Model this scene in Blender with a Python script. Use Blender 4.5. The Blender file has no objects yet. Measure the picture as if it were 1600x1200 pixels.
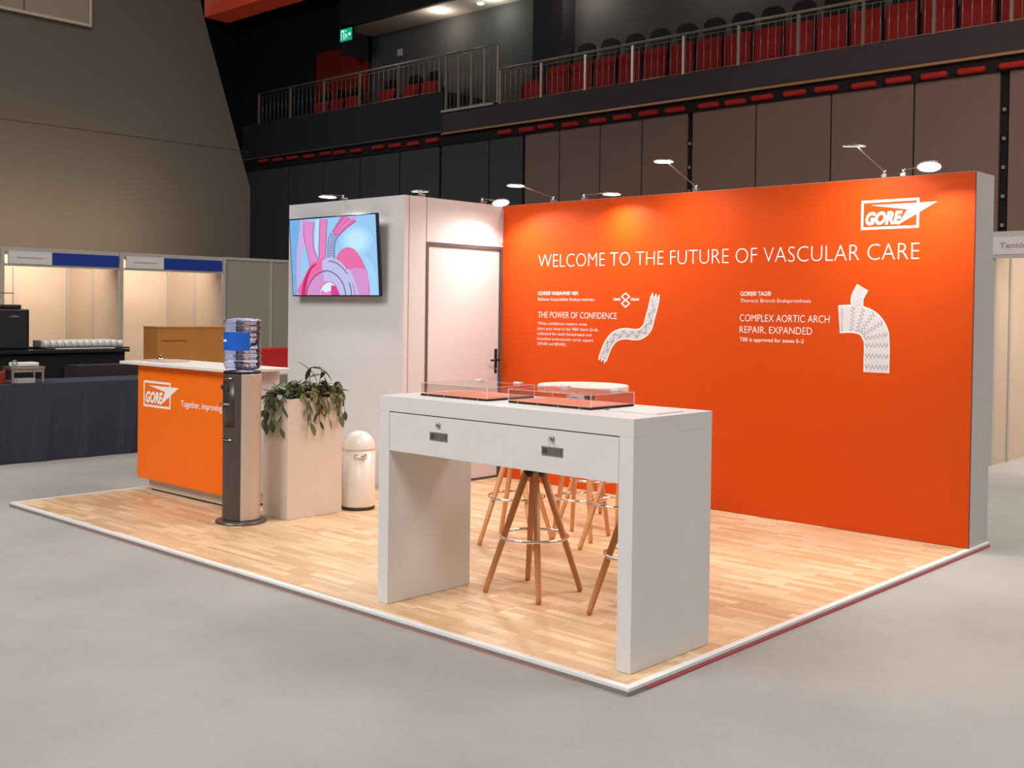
import bpy, bmesh, math, random
from mathutils import Vector, Matrix
random.seed(7)
S = bpy.context.scene
COL = S.collection

# ------------------------------------------------------------------ camera
fw = Vector((-0.67780602, 0.73505563, -0.01649925))
rt = Vector((0.73494192, 0.67799966, 0.0132978))
up = Vector((-0.02096111, 0.00311266, 0.99977545))
cd = bpy.data.cameras.new('camera'); cam = bpy.data.objects.new('camera', cd); COL.objects.link(cam)
m = Matrix((rt, up, -fw)).transposed().to_4x4(); m.translation = Vector((2.6656, -3.6242, 1.5451))
cam.matrix_world = m
cd.sensor_width = 36; cd.lens = 36 * 1718.6 / 1600; cd.shift_y = -87.6 / 1600
cd.clip_start = .05; cd.clip_end = 200
S.camera = cam

# ------------------------------------------------------------------ world, lights, exposure
S.view_settings.view_transform = 'Standard'; S.view_settings.look = 'None'
S.view_settings.gamma = 1; S.view_settings.use_curve_mapping = False
S.view_settings.exposure = -.22
w = bpy.data.worlds.new('hall_air'); S.world = w; w.use_nodes = True
w.node_tree.nodes['Background'].inputs[0].default_value = (.80, .86, 1, 1)
w.node_tree.nodes['Background'].inputs[1].default_value = .10

def area(name, loc, target, size, power, color=(1, 1, 1), size_y=None, spread=math.pi, shape='SQUARE'):
    l = bpy.data.lights.new(name, 'AREA'); l.energy = power; l.color = color; l.size = size
    l.shape = shape
    if size_y: l.shape = 'RECTANGLE'; l.size_y = size_y
    l.spread = spread
    o = bpy.data.objects.new(name, l); COL.objects.link(o); o.location = loc
    o.rotation_euler = (Vector(target) - Vector(loc)).to_track_quat('-Z', 'Y').to_euler()
    return o

# hall ceiling floodlights over the exhibition floor
area('hall_light', (-5, -9, 12), (-3, -1, 0), 7, 1450, (1, .97, .95), spread=2.4)
area('hall_light', (6, -6, 12), (1, 0, 0), 6, 850, (1, .97, .95), spread=2.4)
area('hall_light', (-12, 5, 12.2), (-12, 5, 0), 6, 500, (1, .96, .92), spread=2.4)
area('hall_light', (3, 9, 12.2), (1, 11, 0), 6, 1400, (1, .92, .85), spread=2.6)
area('hall_light', (-24, 9, 12.3), (-24, 14, 0), 5, 520, (.97, .96, 1), spread=2.8)  # added fill beyond the left wall, brightens the dark balcony end and panels

# ------------------------------------------------------------------ materials
def lin(c):
    r = []
    for v in c[:3]:
        v /= 255.
        r.append(v / 12.92 if v <= .04045 else ((v + .055) / 1.055) ** 2.4)
    return tuple(r) + (1,)
MAT = {}
def mat(name, c, rough=.5, metal=0, emit=None, noise=None, bump=0, nscale=8, trans=0, ior=1.45, alpha=1, spec=.5, coat=0):
    if name in MAT: return MAT[name]
    mt = bpy.data.materials.new(name); mt.use_nodes = True; nt = mt.node_tree
    b = nt.nodes['Principled BSDF']; col = lin(c)
    b.inputs['Base Color'].default_value = col; b.inputs['Roughness'].default_value = rough
    b.inputs['Metallic'].default_value = metal; b.inputs['Transmission Weight'].default_value = trans
    b.inputs['IOR'].default_value = ior; b.inputs['Alpha'].default_value = alpha
    b.inputs['Specular IOR Level'].default_value = spec
    b.inputs['Coat Weight'].default_value = coat
    if emit:
        b.inputs['Emission Color'].default_value = lin(emit[0]); b.inputs['Emission Strength'].default_value = emit[1]
    tc = nt.nodes.new('ShaderNodeTexCoord'); n = nt.nodes.new('ShaderNodeTexNoise')
    n.inputs['Scale'].default_value = nscale; n.inputs['Detail'].default_value = 5
    nt.links.new(tc.outputs['Object'], n.inputs['Vector'])
    k = noise if noise is not None else .03
    mx = nt.nodes.new('ShaderNodeMix'); mx.data_type = 'RGBA'
    mx.inputs[6].default_value = tuple(v * (1 - k) for v in col[:3]) + (1,)
    mx.inputs[7].default_value = tuple(min(1, v * (1 + k)) for v in col[:3]) + (1,)
    nt.links.new(n.outputs['Fac'], mx.inputs[0]); nt.links.new(mx.outputs[2], b.inputs['Base Color'])
    if bump:
        bp = nt.nodes.new('ShaderNodeBump'); bp.inputs['Strength'].default_value = bump; bp.inputs['Distance'].default_value = .01
        n2 = nt.nodes.new('ShaderNodeTexNoise'); n2.inputs['Scale'].default_value = nscale * 12
        nt.links.new(tc.outputs['Object'], n2.inputs['Vector'])
        nt.links.new(n2.outputs['Fac'], bp.inputs['Height']); nt.links.new(bp.outputs['Normal'], b.inputs['Normal'])
    MAT[name] = mt
    return mt
def emis(name, c, s=1.0):
    if name in MAT: return MAT[name]
    mt = bpy.data.materials.new(name); mt.use_nodes = True; nt = mt.node_tree; nt.nodes.clear()
    e = nt.nodes.new('ShaderNodeEmission'); o = nt.nodes.new('ShaderNodeOutputMaterial')
    e.inputs[0].default_value = lin(c); e.inputs[1].default_value = s
    nt.links.new(e.outputs[0], o.inputs[0]); MAT[name] = mt
    return mt
def laminate():
    mt = bpy.data.materials.new('beech_laminate'); mt.use_nodes = True; nt = mt.node_tree; L = nt.links.new
    b = nt.nodes['Principled BSDF']; b.inputs['Roughness'].default_value = .38
    tc = nt.nodes.new('ShaderNodeTexCoord'); oi = nt.nodes.new('ShaderNodeObjectInfo')
    mul = nt.nodes.new('ShaderNodeMath'); mul.operation = 'MULTIPLY'; mul.inputs[1].default_value = 37.
    L(oi.outputs['Random'], mul.inputs[0])
    cx = nt.nodes.new('ShaderNodeCombineXYZ'); L(mul.outputs[0], cx.inputs[0])
    mp = nt.nodes.new('ShaderNodeVectorMath'); L(tc.outputs['Object'], mp.inputs[0]); L(cx.outputs[0], mp.inputs[1])
    br = nt.nodes.new('ShaderNodeTexBrick'); L(mp.outputs[0], br.inputs['Vector'])
    br.inputs['Scale'].default_value = 1; br.inputs['Brick Width'].default_value = .36; br.inputs['Row Height'].default_value = .0633
    br.inputs['Mortar Size'].default_value = .0006; br.inputs['Mortar Smooth'].default_value = .2; br.offset = .41
    br.inputs['Color1'].default_value = lin((208, 168, 124)); br.inputs['Color2'].default_value = lin((238, 210, 172))
    br.inputs['Mortar'].default_value = lin((150, 100, 60))
    st = nt.nodes.new('ShaderNodeMapping'); st.inputs['Scale'].default_value = (1.2, 26, 1); L(mp.outputs[0], st.inputs[0])
    nz = nt.nodes.new('ShaderNodeTexNoise'); nz.inputs['Scale'].default_value = 3; nz.inputs['Detail'].default_value = 6; L(st.outputs[0], nz.inputs['Vector'])
    mx = nt.nodes.new('ShaderNodeMix'); mx.data_type = 'RGBA'; mx.blend_type = 'MULTIPLY'; mx.inputs[0].default_value = .35
    rp = nt.nodes.new('ShaderNodeValToRGB'); rp.color_ramp.elements[0].position = .3; rp.color_ramp.elements[0].color = (.70, .60, .50, 1)
    rp.color_ramp.elements[1].position = .65; rp.color_ramp.elements[1].color = (1, 1, 1, 1)
    L(nz.outputs['Fac'], rp.inputs[0]); L(br.outputs['Color'], mx.inputs[6]); L(rp.outputs[0], mx.inputs[7]); L(mx.outputs[2], b.inputs['Base Color'])
    return mt
def carpet():
    mt = bpy.data.materials.new('grey_hall_carpet'); mt.use_nodes = True; nt = mt.node_tree; L = nt.links.new
    b = nt.nodes['Principled BSDF']; b.inputs['Roughness'].default_value = .95; b.inputs['Specular IOR Level'].default_value = .15
    tc = nt.nodes.new('ShaderNodeTexCoord')
    n1 = nt.nodes.new('ShaderNodeTexNoise'); n1.inputs['Scale'].default_value = .9; n1.inputs['Detail'].default_value = 6; n1.inputs['Roughness'].default_value = .6
    n2 = nt.nodes.new('ShaderNodeTexNoise'); n2.inputs['Scale'].default_value = 130
    L(tc.outputs['Object'], n1.inputs[0]); L(tc.outputs['Object'], n2.inputs[0])
    r = nt.nodes.new('ShaderNodeValToRGB'); e = r.color_ramp.elements
    e[0].position = .3; e[0].color = lin((160, 155, 150)); e[1].position = .62; e[1].color = lin((173, 168, 163))
    L(n1.outputs['Fac'], r.inputs[0])
    mx = nt.nodes.new('ShaderNodeMix'); mx.data_type = 'RGBA'; mx.blend_type = 'MULTIPLY'; mx.inputs[0].default_value = .14
    L(r.outputs[0], mx.inputs[6]); L(n2.outputs['Color'], mx.inputs[7]); L(mx.outputs[2], b.inputs['Base Color'])
    bp = nt.nodes.new('ShaderNodeBump'); bp.inputs['Strength'].default_value = .25; bp.inputs['Distance'].default_value = .004
    L(n2.outputs['Fac'], bp.inputs['Height']); L(bp.outputs[0], b.inputs['Normal'])
    return mt
WHITE = mat('white_laminate', (222, 219, 216), .42)
WHITE_WALL = mat('white_wall_board', (210, 208, 207), .55)
PLANTER = mat('planter_white', (222, 208, 194), .45)
ORANGE = mat('orange_fabric', (201, 70, 8), .5, spec=.22, noise=.02, nscale=2)
ORANGE2 = mat('orange_print', (250, 116, 26), .5, spec=.25, noise=.02)
PRINT = mat('white_print', (250, 246, 242), .5)
DARKLINE = mat('dark_seam', (60, 50, 48), .6)
SEAM = mat('grey_seam', (120, 112, 106), .6)
FRAME = mat('dark_door_frame', (92, 84, 82), .45)
BLACK = mat('black_plastic', (22, 20, 21), .4)
ALU = mat('aluminium_edge', (236, 236, 234), .4, .1)
ALU2 = mat('aluminium_side', (150, 143, 138), .45, .4)
REDTAPE = mat('red_tape', (226, 70, 80), .5)
STEEL = mat('brushed_steel', (170, 164, 158), .35, .9)
CHROME = mat('chrome', (235, 232, 228), .08, 1)
WOOD = mat('beech_leg', (212, 148, 96), .45, noise=.15, nscale=14)
GREYSILVER = mat('silver_shell', (205, 188, 172), .35, .25)
CHARCOAL = mat('charcoal_plastic', (78, 68, 64), .42)
CLOTH = mat('navy_grey_cloth', (52, 55, 66), .9, noise=.08)
CLOTHB = mat('black_cloth', (24, 21, 24), .9)
BOOTH = mat('booth_panel', (196, 178, 160), .6)
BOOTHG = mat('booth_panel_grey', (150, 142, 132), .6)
POST = mat('booth_post', (190, 184, 176), .4, .3)
NAVY = mat('blue_header', (20, 52, 140), .5)
LEAF = [mat('leaf_green', (108, 122, 84), .5, noise=.3, nscale=20), mat('leaf_light', (160, 168, 128), .5, noise=.3, nscale=20), mat('leaf_dark', (74, 82, 60), .5, noise=.3, nscale=20), mat('leaf_olive', (128, 112, 62), .5, noise=.3, nscale=20)]
def clear_sheet():
    mt = bpy.data.materials.new('clear_acrylic'); mt.use_nodes = True; nt = mt.node_tree; nt.nodes.clear(); L = nt.links.new
    tr = nt.nodes.new('ShaderNodeBsdfTransparent'); tr.inputs[0].default_value = (.97, .965, .96, 1)
    gl = nt.nodes.new('ShaderNodeBsdfGlossy'); gl.inputs['Roughness'].default_value = .04
    fr = nt.nodes.new('ShaderNodeLayerWeight'); fr.inputs['Blend'].default_value = .12
    mx = nt.nodes.new('ShaderNodeMixShader'); o = nt.nodes.new('ShaderNodeOutputMaterial')
    L(fr.outputs['Facing'], mx.inputs[0]); L(tr.outputs[0], mx.inputs[1]); L(gl.outputs[0], mx.inputs[2]); L(mx.outputs[0], o.inputs[0])
    return mt
ACRYL = clear_sheet()
HALLW = mat('hall_plaster', (92, 84, 76), .9, noise=.06, nscale=.6)
DARKW = mat('dark_hall_wall', (50, 46, 52), .9, noise=.08, nscale=1)
PANELB = mat('brown_acoustic_panel', (134, 106, 94), .85, noise=.06, nscale=1.2)
PANELDIM = mat('dimmed_charcoal_panel', (72, 70, 74), .85, noise=.06, nscale=1.2)  # charcoal tint of the left panels partly holds the weaker light there
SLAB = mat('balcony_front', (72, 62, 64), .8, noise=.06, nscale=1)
REDSEAT = mat('red_upholstery', (180, 40, 38), .85, noise=.1)
DARKBACK = mat('dark_seat_shell', (30, 22, 22), .6)
RAIL = mat('railing_metal', (176, 160, 140), .35, .5)

# ------------------------------------------------------------------ builders
def wloc(o):
    v = Vector((0, 0, 0))
    while o is not None: v = v + o.location; o = o.parent
    return v
def finish(o, parent, label=None, cat=None, group=None, kind=None):
    COL.objects.link(o)
    if parent is not None: o.location = o.location - wloc(parent); o.parent = parent
    if label: o['label'] = label
    if cat: o['category'] = cat
    if group: o['group'] = group
    if kind: o['kind'] = kind
    return o
def mesh(name, V, F, mt, parent=None, origin=None, smooth=False, midx=None, **k):
    if origin is None:
        n = len(V); origin = tuple((min(v[i] for v in V) + max(v[i] for v in V)) / 2 for i in range(3))
    me = bpy.data.meshes.new(name)
    me.from_pydata([(v[0] - origin[0], v[1] - origin[1], v[2] - origin[2]) for v in V], [], F)
    for x in (mt if isinstance(mt, (list, tuple)) else [mt]): me.materials.append(x)
    if midx: me.polygons.foreach_set('material_index', midx)
    if smooth:
        me.polygons.foreach_set('use_smooth', [True] * len(me.polygons))
    me.update()
    o = bpy.data.objects.new(name, me); o.location = origin
    return finish(o, parent, **k)
BF = [(0, 3, 2, 1), (4, 5, 6, 7), (0, 1, 5, 4), (1, 2, 6, 5), (2, 3, 7, 6), (3, 0, 4, 7)]
def bv(x0, x1, y0, y1, z0, z1):
    return [(x0, y0, z0), (x1, y0, z0), (x1, y1, z0), (x0, y1, z0), (x0, y0, z1), (x1, y0, z1), (x1, y1, z1), (x0, y1, z1)]
def box(name, x0, x1, y0, y1, z0, z1, mt, parent=None, bevel=0.0, seg=2, **k):
    o = mesh(name, bv(x0, x1, y0, y1, z0, z1), BF, mt, parent, **k)
    if bevel:
        b = bmesh.new(); b.from_mesh(o.data)
        bmesh.ops.bevel(b, geom=b.edges[:] + b.verts[:], offset=bevel, segments=seg, affect='EDGES', profile=.5)
        b.to_mesh(o.data); b.free()
    return o
def boxes(name, L, mt, parent=None, **k):
    V = []; F = []
    for a in L:
        n = len(V); V += bv(*a); F += [tuple(i + n for i in f) for f in BF]
    return mesh(name, V, F, mt, parent, **k)
def frame_of(d):
    d = d.normalized(); a = Vector((0, 0, 1)) if abs(d.z) < .9 else Vector((1, 0, 0))
    u = d.cross(a).normalized(); return u, d.cross(u).normalized()
def tube_data(P, R, seg, cap=True):
    V = []; F = []; n = len(P); P = [Vector(p) for p in P]
    if not isinstance(R, (list, tuple)): R = [R] * n
    u = None
    for i in range(n):
        d = P[min(i + 1, n - 1)] - P[max(i - 1, 0)]
        if u is None: u, v = frame_of(d)
        else:
            d = d.normalized(); u = (u - d * u.dot(d)).normalized(); v = d.cross(u)
        for s in range(seg):
            a = 2 * math.pi * s / seg; V.append(tuple(P[i] + (u * math.cos(a) + v * math.sin(a)) * R[i]))
    for i in range(n - 1):
        for s in range(seg):
            a = i * seg + s; b = i * seg + (s + 1) % seg; F.append((a, b, b + seg, a + seg))
    if cap: F.append(tuple(range(seg))[::-1]); F.append(tuple((n - 1) * seg + s for s in range(seg)))
    return V, F
def tube(name, P, R, mt, parent=None, seg=8, smooth=True, **k):
    V, F = tube_data(P, R, seg); return mesh(name, V, F, mt, parent, smooth=smooth, **k)
def tubes(name, L, mt, parent=None, seg=6, **k):
    V = []; F = []
    for P, R in L:
        v, f = tube_data(P, R, seg); n = len(V); V += v; F += [tuple(i + n for i in q) for q in f]
    return mesh(name, V, F, mt, parent, smooth=True, **k)
def lathe(name, prof, c, mt, parent=None, seg=40, a0=0, a1=2 * math.pi, smooth=True, sx=1, sy=1, **k):
    full = abs(a1 - a0 - 2 * math.pi) < 1e-6; n = seg if full else seg + 1
    V = []; F = []
    for r, z in prof:
        for s in range(n):
            a = a0 + (a1 - a0) * s / seg; V.append((c[0] + r * sx * math.cos(a), c[1] + r * sy * math.sin(a), c[2] + z))
    for i in range(len(prof) - 1):
        for s in range(seg):
            p = i * n + s; q = i * n + (s + 1) % n; F.append((p, q, q + n, p + n))
    if full:
        if prof[0][0] > 1e-5: F.append(tuple(range(n))[::-1])
        if prof[-1][0] > 1e-5: F.append(tuple((len(prof) - 1) * n + s for s in range(n)))
    return mesh(name, V, F, mt, parent, smooth=smooth, **k)
def sharpen(o, ang=35):
    o.data.set_sharp_from_angle(angle=math.radians(ang)); return o
def torus(name, c, R, r, mt, parent=None, seg=40, s2=8, **k):
    V = []; F = []
    for i in range(seg):
        a = 2 * math.pi * i / seg
        for j in range(s2):
            b = 2 * math.pi * j / s2; q = R + r * math.cos(b)
            V.append((c[0] + q * math.cos(a), c[1] + q * math.sin(a), c[2] + r * math.sin(b)))
    for i in range(seg):
        for j in range(s2):
            F.append((i * s2 + j, ((i + 1) % seg) * s2 + j, ((i + 1) % seg) * s2 + (j + 1) % s2, i * s2 + (j + 1) % s2))
    return mesh(name, V, F, mt, parent, smooth=True, **k)
def thing(name, label, cat, loc=(0, 0, 0), group=None, kind=None):
    o = bpy.data.objects.new(name, None); o.empty_display_size = .1; o.location = loc
    return finish(o, None, label, cat, group, kind)
def copy_tree(o, parent=None):
    c = o.copy(); COL.objects.link(c); c.parent = parent
    for ch in o.children: copy_tree(ch, c)
    return c
# text as flat print. plane 'y': faces -Y at y=pos, running along +X
CAPH = None
def text(body, x0, x1, zb, zt, y, mt, parent, name='lettering', shear=0, offset=0.0, extrude=0.0, **k):
    global CAPH
    def mk(b, off, sh):
        c = bpy.data.curves.new('t', 'FONT'); c.body = b; c.size = 1; c.offset = off; c.shear = sh; c.resolution_u = 3; c.extrude = 0
        o = bpy.data.objects.new('t', c); me = bpy.data.meshes.new_from_object(o)
        bpy.data.objects.remove(o); bpy.data.curves.remove(c); return me
    if CAPH is None:
        h = mk('H', 0, 0); CAPH = max(v.co.y for v in h.vertices); bpy.data.meshes.remove(h)
    me = mk(body, offset, shear)
    xs = [v.co.x for v in me.vertices]; a, b = min(xs), max(xs); s = (x1 - x0) / (b - a); sz = (zt - zb) / CAPH
    for v in me.vertices:
        v.co = (x0 + (v.co.x - a) * s - x0, 0, v.co.y * sz)
    me.materials.clear(); me.materials.append(mt); me.name = name
    o = bpy.data.objects.new(name, me); o.location = (x0, y, zb)
    return finish(o, parent, **k)
def poly_y(name, polys, y, mt, parent, step=0.0, **k):
    """flat polygons [(x,z)...] on the plane y (print). polys = list of (pts, material index)"""
    V = []; F = []; I = []
    for n, (p, mi) in enumerate(polys):
        s = len(V); V += [(a, y - step * n, b) for a, b in p]; F.append(tuple(range(s, s + len(p)))); I.append(mi)
    return mesh(name, V, F, mt, parent, midx=I, **k)
def ribbon(P, W):
    """list of quads along a 2-D polyline with half widths W"""
    out = []; n = len(P)
    if not isinstance(W, (list, tuple)): W = [W] * n
    E = []
    for i in range(n):
        a = P[max(i - 1, 0)]; b = P[min(i + 1, n - 1)]; dx, dz = b[0] - a[0], b[1] - a[1]; l = math.hypot(dx, dz) or 1
        nx, nz = -dz / l * W[i], dx / l * W[i]; E.append(((P[i][0] + nx, P[i][1] + nz), (P[i][0] - nx, P[i][1] - nz)))
    for i in range(n - 1): out.append([E[i][0], E[i + 1][0], E[i + 1][1], E[i][1]])
    return out
def smooth2(P, n=6):
    """Catmull-Rom through 2-D points"""
    out = []
    Q = [P[0]] + list(P) + [P[-1]]
    for i in range(1, len(Q) - 2):
        for k in range(n):
            t = k / n; r = []
            for d in range(len(P[0])):
                a, b, c, e = Q[i - 1][d], Q[i][d], Q[i + 1][d], Q[i + 2][d]
                r.append(.5 * (2 * b + (c - a) * t + (2 * a - 5 * b + 4 * c - e) * t * t + (3 * b - a - 3 * c + e) * t ** 3))
            out.append(tuple(r))
    out.append(tuple(P[-1])); return out
def gore_logo(x0, z1, wd, ht, y, mt, parent):
    """frame, arrow and slanted word on the plane y"""
    P = lambda u, v: (x0 + u * wd, z1 - v * ht)
    t = .042 * wd; x1 = x0 + wd; z0 = z1 - ht
    polys = [([(x0, z1), (x1, z1), (x1, z1 - t), (x0, z1 - t)], 0), ([(x0, z0 + t), (x1, z0 + t), (x1, z0), (x0, z0)], 0),
             ([(x0, z1 - t), (x0 + t, z1 - t), (x0 + t, z0 + t), (x0, z0 + t)], 0),
             ([(x1 - t, z1 - t), (x1, z1 - t), (x1, z0 + t), (x1 - t, z0 + t)], 0),
             ([P(.17, .17), P(1.29, .165), P(.80, .37)], 0), ([P(1.29, .165), P(.64, .88), P(.80, .37)], 0)]
    poly_y('logo_emblem', polys, y, mt, parent, step=.00008)
    text('GORE', x0 + .08 * wd, x0 + .72 * wd, z1 - .82 * ht, z1 - .43 * ht, y - .0008, mt, parent, name='logo_lettering', shear=.25, offset=.05)

# ------------------------------------------------------------------ hall structure
GZ = -.031
fl = box('floor', -37, 14, -16, 24, GZ - .1, GZ, carpet(), kind='structure')
# left hall wall with its raked end
X = -18.6
V = []; prof = [(-16, GZ), (10.65, GZ), (10.65, 4.2), (9.42, 7.84), (8.2, 13), (-16, 13)]
for xx in (X, X - .3): V += [(xx, a, b) for a, b in prof]
n = len(prof)
F = [tuple(range(n)), tuple(range(n, 2 * n))[::-1]] + [(i, i + n, (i + 1) % n + n, (i + 1) % n) for i in range(n)]
wl = mesh('wall_left', V, F, HALLW, kind='structure')
box('wall_joint', X - .01, X + .004, -14, 10.64, 5.022, 5.034, DARKLINE, wl)
box('wall_far_left', -37.3, -37, 8, 24, GZ, 13, DARKW, kind='structure')
box('ceiling', -37, 14, -16, 24, 13, 13.2, mat('dark_ceiling', (30, 26, 27), .9), kind='structure')
# acoustic panel wall under the balcony
wb = box('wall_back', -37, 14, 20.12, 20.3, GZ, 6.9, mat('panel_gap', (26, 20, 20), .9), kind='structure')
seams = [-37, -34.5, -32.3, -30.2, -28.2, -26.2, -24.2, -22.3, -20.2, -18.8, -17.45, -16.0, -14.6, -13.1, -11.2, -9.24, -7.29, -5.38, -3.4, -1.4, .6, 2.6, 4.6, 6.6, 8.6, 10.6, 12.6]
wide = {-13.1: .085, -5.38: .10, -22.3: .06, -18.8: .06}
for a, b in zip(seams[:-1], seams[1:]):
    ga = wide.get(a, .022); gb = wide.get(b, .022)
    box('wall_panel', a + ga, b - gb, 20.06, 20.12, GZ + .05, 6.62, PANELB if a > -19 else PANELDIM, wb)
for xs in (-13.1, -5.38):
    boxes('track_clips', [(xs - .03, xs + .03, 20.05, 20.11, z, z + .07) for z in [2.2 + .6 * i for i in range(7)]], RAIL, wb, kind='stuff')
# balcony
bal = thing('balcony', 'dark balcony with metal railings crossing the back of the hall', 'balcony', (-12, 20, 6.6), kind='structure')
del bal['category']
box('slab_front', -22.1, 14, 19.95, 23, 6.97, 7.6, SLAB, bal)
box('slab_front', -33, -22.1, 19.95, 23, 7.05, 8.28, DARKW, bal)
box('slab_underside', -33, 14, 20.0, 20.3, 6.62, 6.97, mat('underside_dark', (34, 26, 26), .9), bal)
box('edge_trim', -22.1, 14, 19.88, 19.95, 6.92, 6.975, mat('tan_trim', (190, 140, 92), .45, .2), bal, label='tan trim on the right part of the balcony edge')
box('edge_trim', -33, -22.1, 19.88, 19.95, 7.0, 7.04, mat('grey_trim', (120, 108, 112), .45, .3), bal, label='grey trim on the left part of the balcony edge')
box('stair_nosing', -22.1, -19.9, 19.86, 19.95, 7.60, 7.66, mat('pale_nosing', (200, 190, 178), .5), bal)
# railings
def railing(name, x0, x1, zb, zt, label, step=1.5, gap=.16):
    t = thing(name, label, 'railing', ((x0 + x1) / 2, 19.97, zb), 'metal railings of the balcony')
    tube('handrail', [(x0, 19.95, zt), (x1, 19.95, zt)], .038, RAIL, t, seg=8)
    tube('bottom_rail', [(x0, 19.985, zb + .03), (x1, 19.985, zb + .03)], .012, RAIL, t, seg=6)
    tube('top_rail', [(x0, 19.985, zt - .1), (x1, 19.985, zt - .1)], .010, RAIL, t, seg=6)
    n = max(1, round((x1 - x0) / step))
    for i in range(n + 1):
        xx = x0 + (x1 - x0) * i / n
        box('post', xx - .035, xx + .035, 19.955, 20.02, zb - .02, zt - .02, RAIL, t)
        if i < n:
            w_ = (x1 - x0) / n; q = int(w_ / gap)
            for j in range(1, q):
                yy = xx + w_ * j / q
                tube('baluster', [(yy, 19.985, zb + .03), (yy, 19.985, zt - .1)], .010, RAIL, t, seg=5, smooth=True)
    return t
railing('railing', -19.7, 6, 7.6, 8.62, 'long balcony railing in front of the row of red seats', 1.62, .18)
railing('railing', -32.0, -22.3, 8.28, 9.40, 'dark railing of the raised balcony end on the left', 1.9, .24)
railing('railing', -22.0, -19.8, 7.68, 9.38, 'tall railing section around the balcony stair opening', .55, .14)
# upper rear wall
wu = box('wall_upper', -37, 14, 22.6, 22.8, 7.6, 13, mat('upper_wall', (96, 94, 92), .85, noise=.08, nscale=.7), kind='structure')
box('wall_pillar', -20.25, -19.05, 22.0, 22.6, 7.6, 13, DARKW, kind='structure')
box('ceiling_soffit', -28.7, 6, 21.25, 22.6, 11.5, 11.62, mat('soffit', (225, 205, 186), .8), kind='structure')
box('ceiling_bulkhead', -28.7, 6, 21.1, 21.25, 11.5, 13, DARKW, kind='structure')
box('wall_upper_side', -37, -28.7, 22.45, 22.6, 8.28, 13, DARKW, kind='structure')
box('wall_bulkhead', -28.78, -28.7, 21.25, 22.6, 10.6, 13, DARKW, kind='structure')
dd = thing('double_door', 'orange double door at the left end of the balcony', 'door', (-30.3, 22.45, 8.28))
box('door_leaf', -31.7, -30.22, 22.36, 22.45, 8.3, 11.25, mat('orange_door', (170, 48, 24), .6), dd)
box('door_leaf', -30.18, -28.72, 22.36, 22.45, 8.3, 11.25, MAT['orange_door'], dd)
box('door_frame', -31.8, -28.7, 22.40, 22.45, 11.25, 11.35, DARKW, dd)
box('door_handle', -30.12, -30.08, 22.30, 22.36, 9.2, 9.7, RAIL, dd)
# exit sign
es = thing('exit_sign', 'green illuminated exit sign hanging above the balcony door', 'sign', (-28.2, 21.05, 10.94))
box('sign_case', -28.55, -27.83, 21.0, 21.09, 10.94, 11.5, BLACK, es)
EG = emis('exit_green', (20, 170, 130), 1.0); EW = emis('exit_white', (190, 255, 235), 1.3)
P = lambda u, v: (-28.52 + u * .66, 10.96 + v * .44)
polys = [([P(0, 0), P(1, 0), P(1, 1), P(0, 1)], 0),
         ([P(.08, .15), P(.36, .15), P(.36, .9), P(.08, .9)], 1), ([P(.15, .15), P(.29, .15), P(.29, .75), P(.15, .75)], 0),
         ([P(.44, .55), P(.54, .62), P(.60, .36), P(.5, .33)], 1), ([P(.50, .72), P(.56, .72), P(.56, .86), P(.50, .86)], 1),
         ([P(.5, .36), P(.44, .14), P(.48, .14), P(.56, .36)], 1), ([P(.56, .40), P(.66, .18), P(.70, .2), P(.6, .42)], 1),
         ([P(.72, .4), P(.84, .4), P(.84, .56), P(.72, .56)], 1), ([P(.84, .28), P(.97, .48), P(.84, .68)], 1)]
poly_y('sign_face', polys, 20.99, [EG, EW], es, step=.004)
# lights and switch on the balcony
dl = thing('downlight', 'round white downlight glowing in the balcony soffit', 'light', (-24.23, 21.8, 11.5))
lathe('light_disc', [(0, 0), (.22, 0), (.24, .03)], (-24.23, 21.8, 11.46), emis('warm_disc', (255, 240, 215), 5), dl, seg=20)
dl2 = thing('downlight', 'small greenish light in the balcony soffit right of the white one', 'light', (-22.55, 22.0, 11.5))
lathe('light_disc', [(0, 0), (.1, 0), (.12, .03)], (-22.55, 22.0, 11.46), emis('green_disc', (190, 255, 225), 4), dl2, seg=16)
def point(name, loc, power, color, r=.1):
    l = bpy.data.lights.new(name, 'POINT'); l.energy = power; l.color = color; l.shadow_soft_size = r
    o = bpy.data.objects.new(name, l); COL.objects.link(o); o.location = loc
point('balcony_light', (-24.2, 21.75, 11.15), 28, (1, .95, .88))
point('balcony_light', (-21.9, 21.9, 11.15), 22, (.85, 1, .93))
point('balcony_light', (-18.2, 21.7, 11.15), 34, (1, .95, .88))
point('balcony_light', (-13.5, 21.7, 11.15), 26, (1, .92, .85))
point('balcony_light', (-8, 21.7, 11.15), 26, (1, .92, .85))
box('switch_plate', -27.25, -27.0, 22.56, 22.6, 10.55, 10.8, mat('switch_white', (220, 215, 210), .5), label='small white switch plate on the dark balcony wall', cat='switch')
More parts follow.
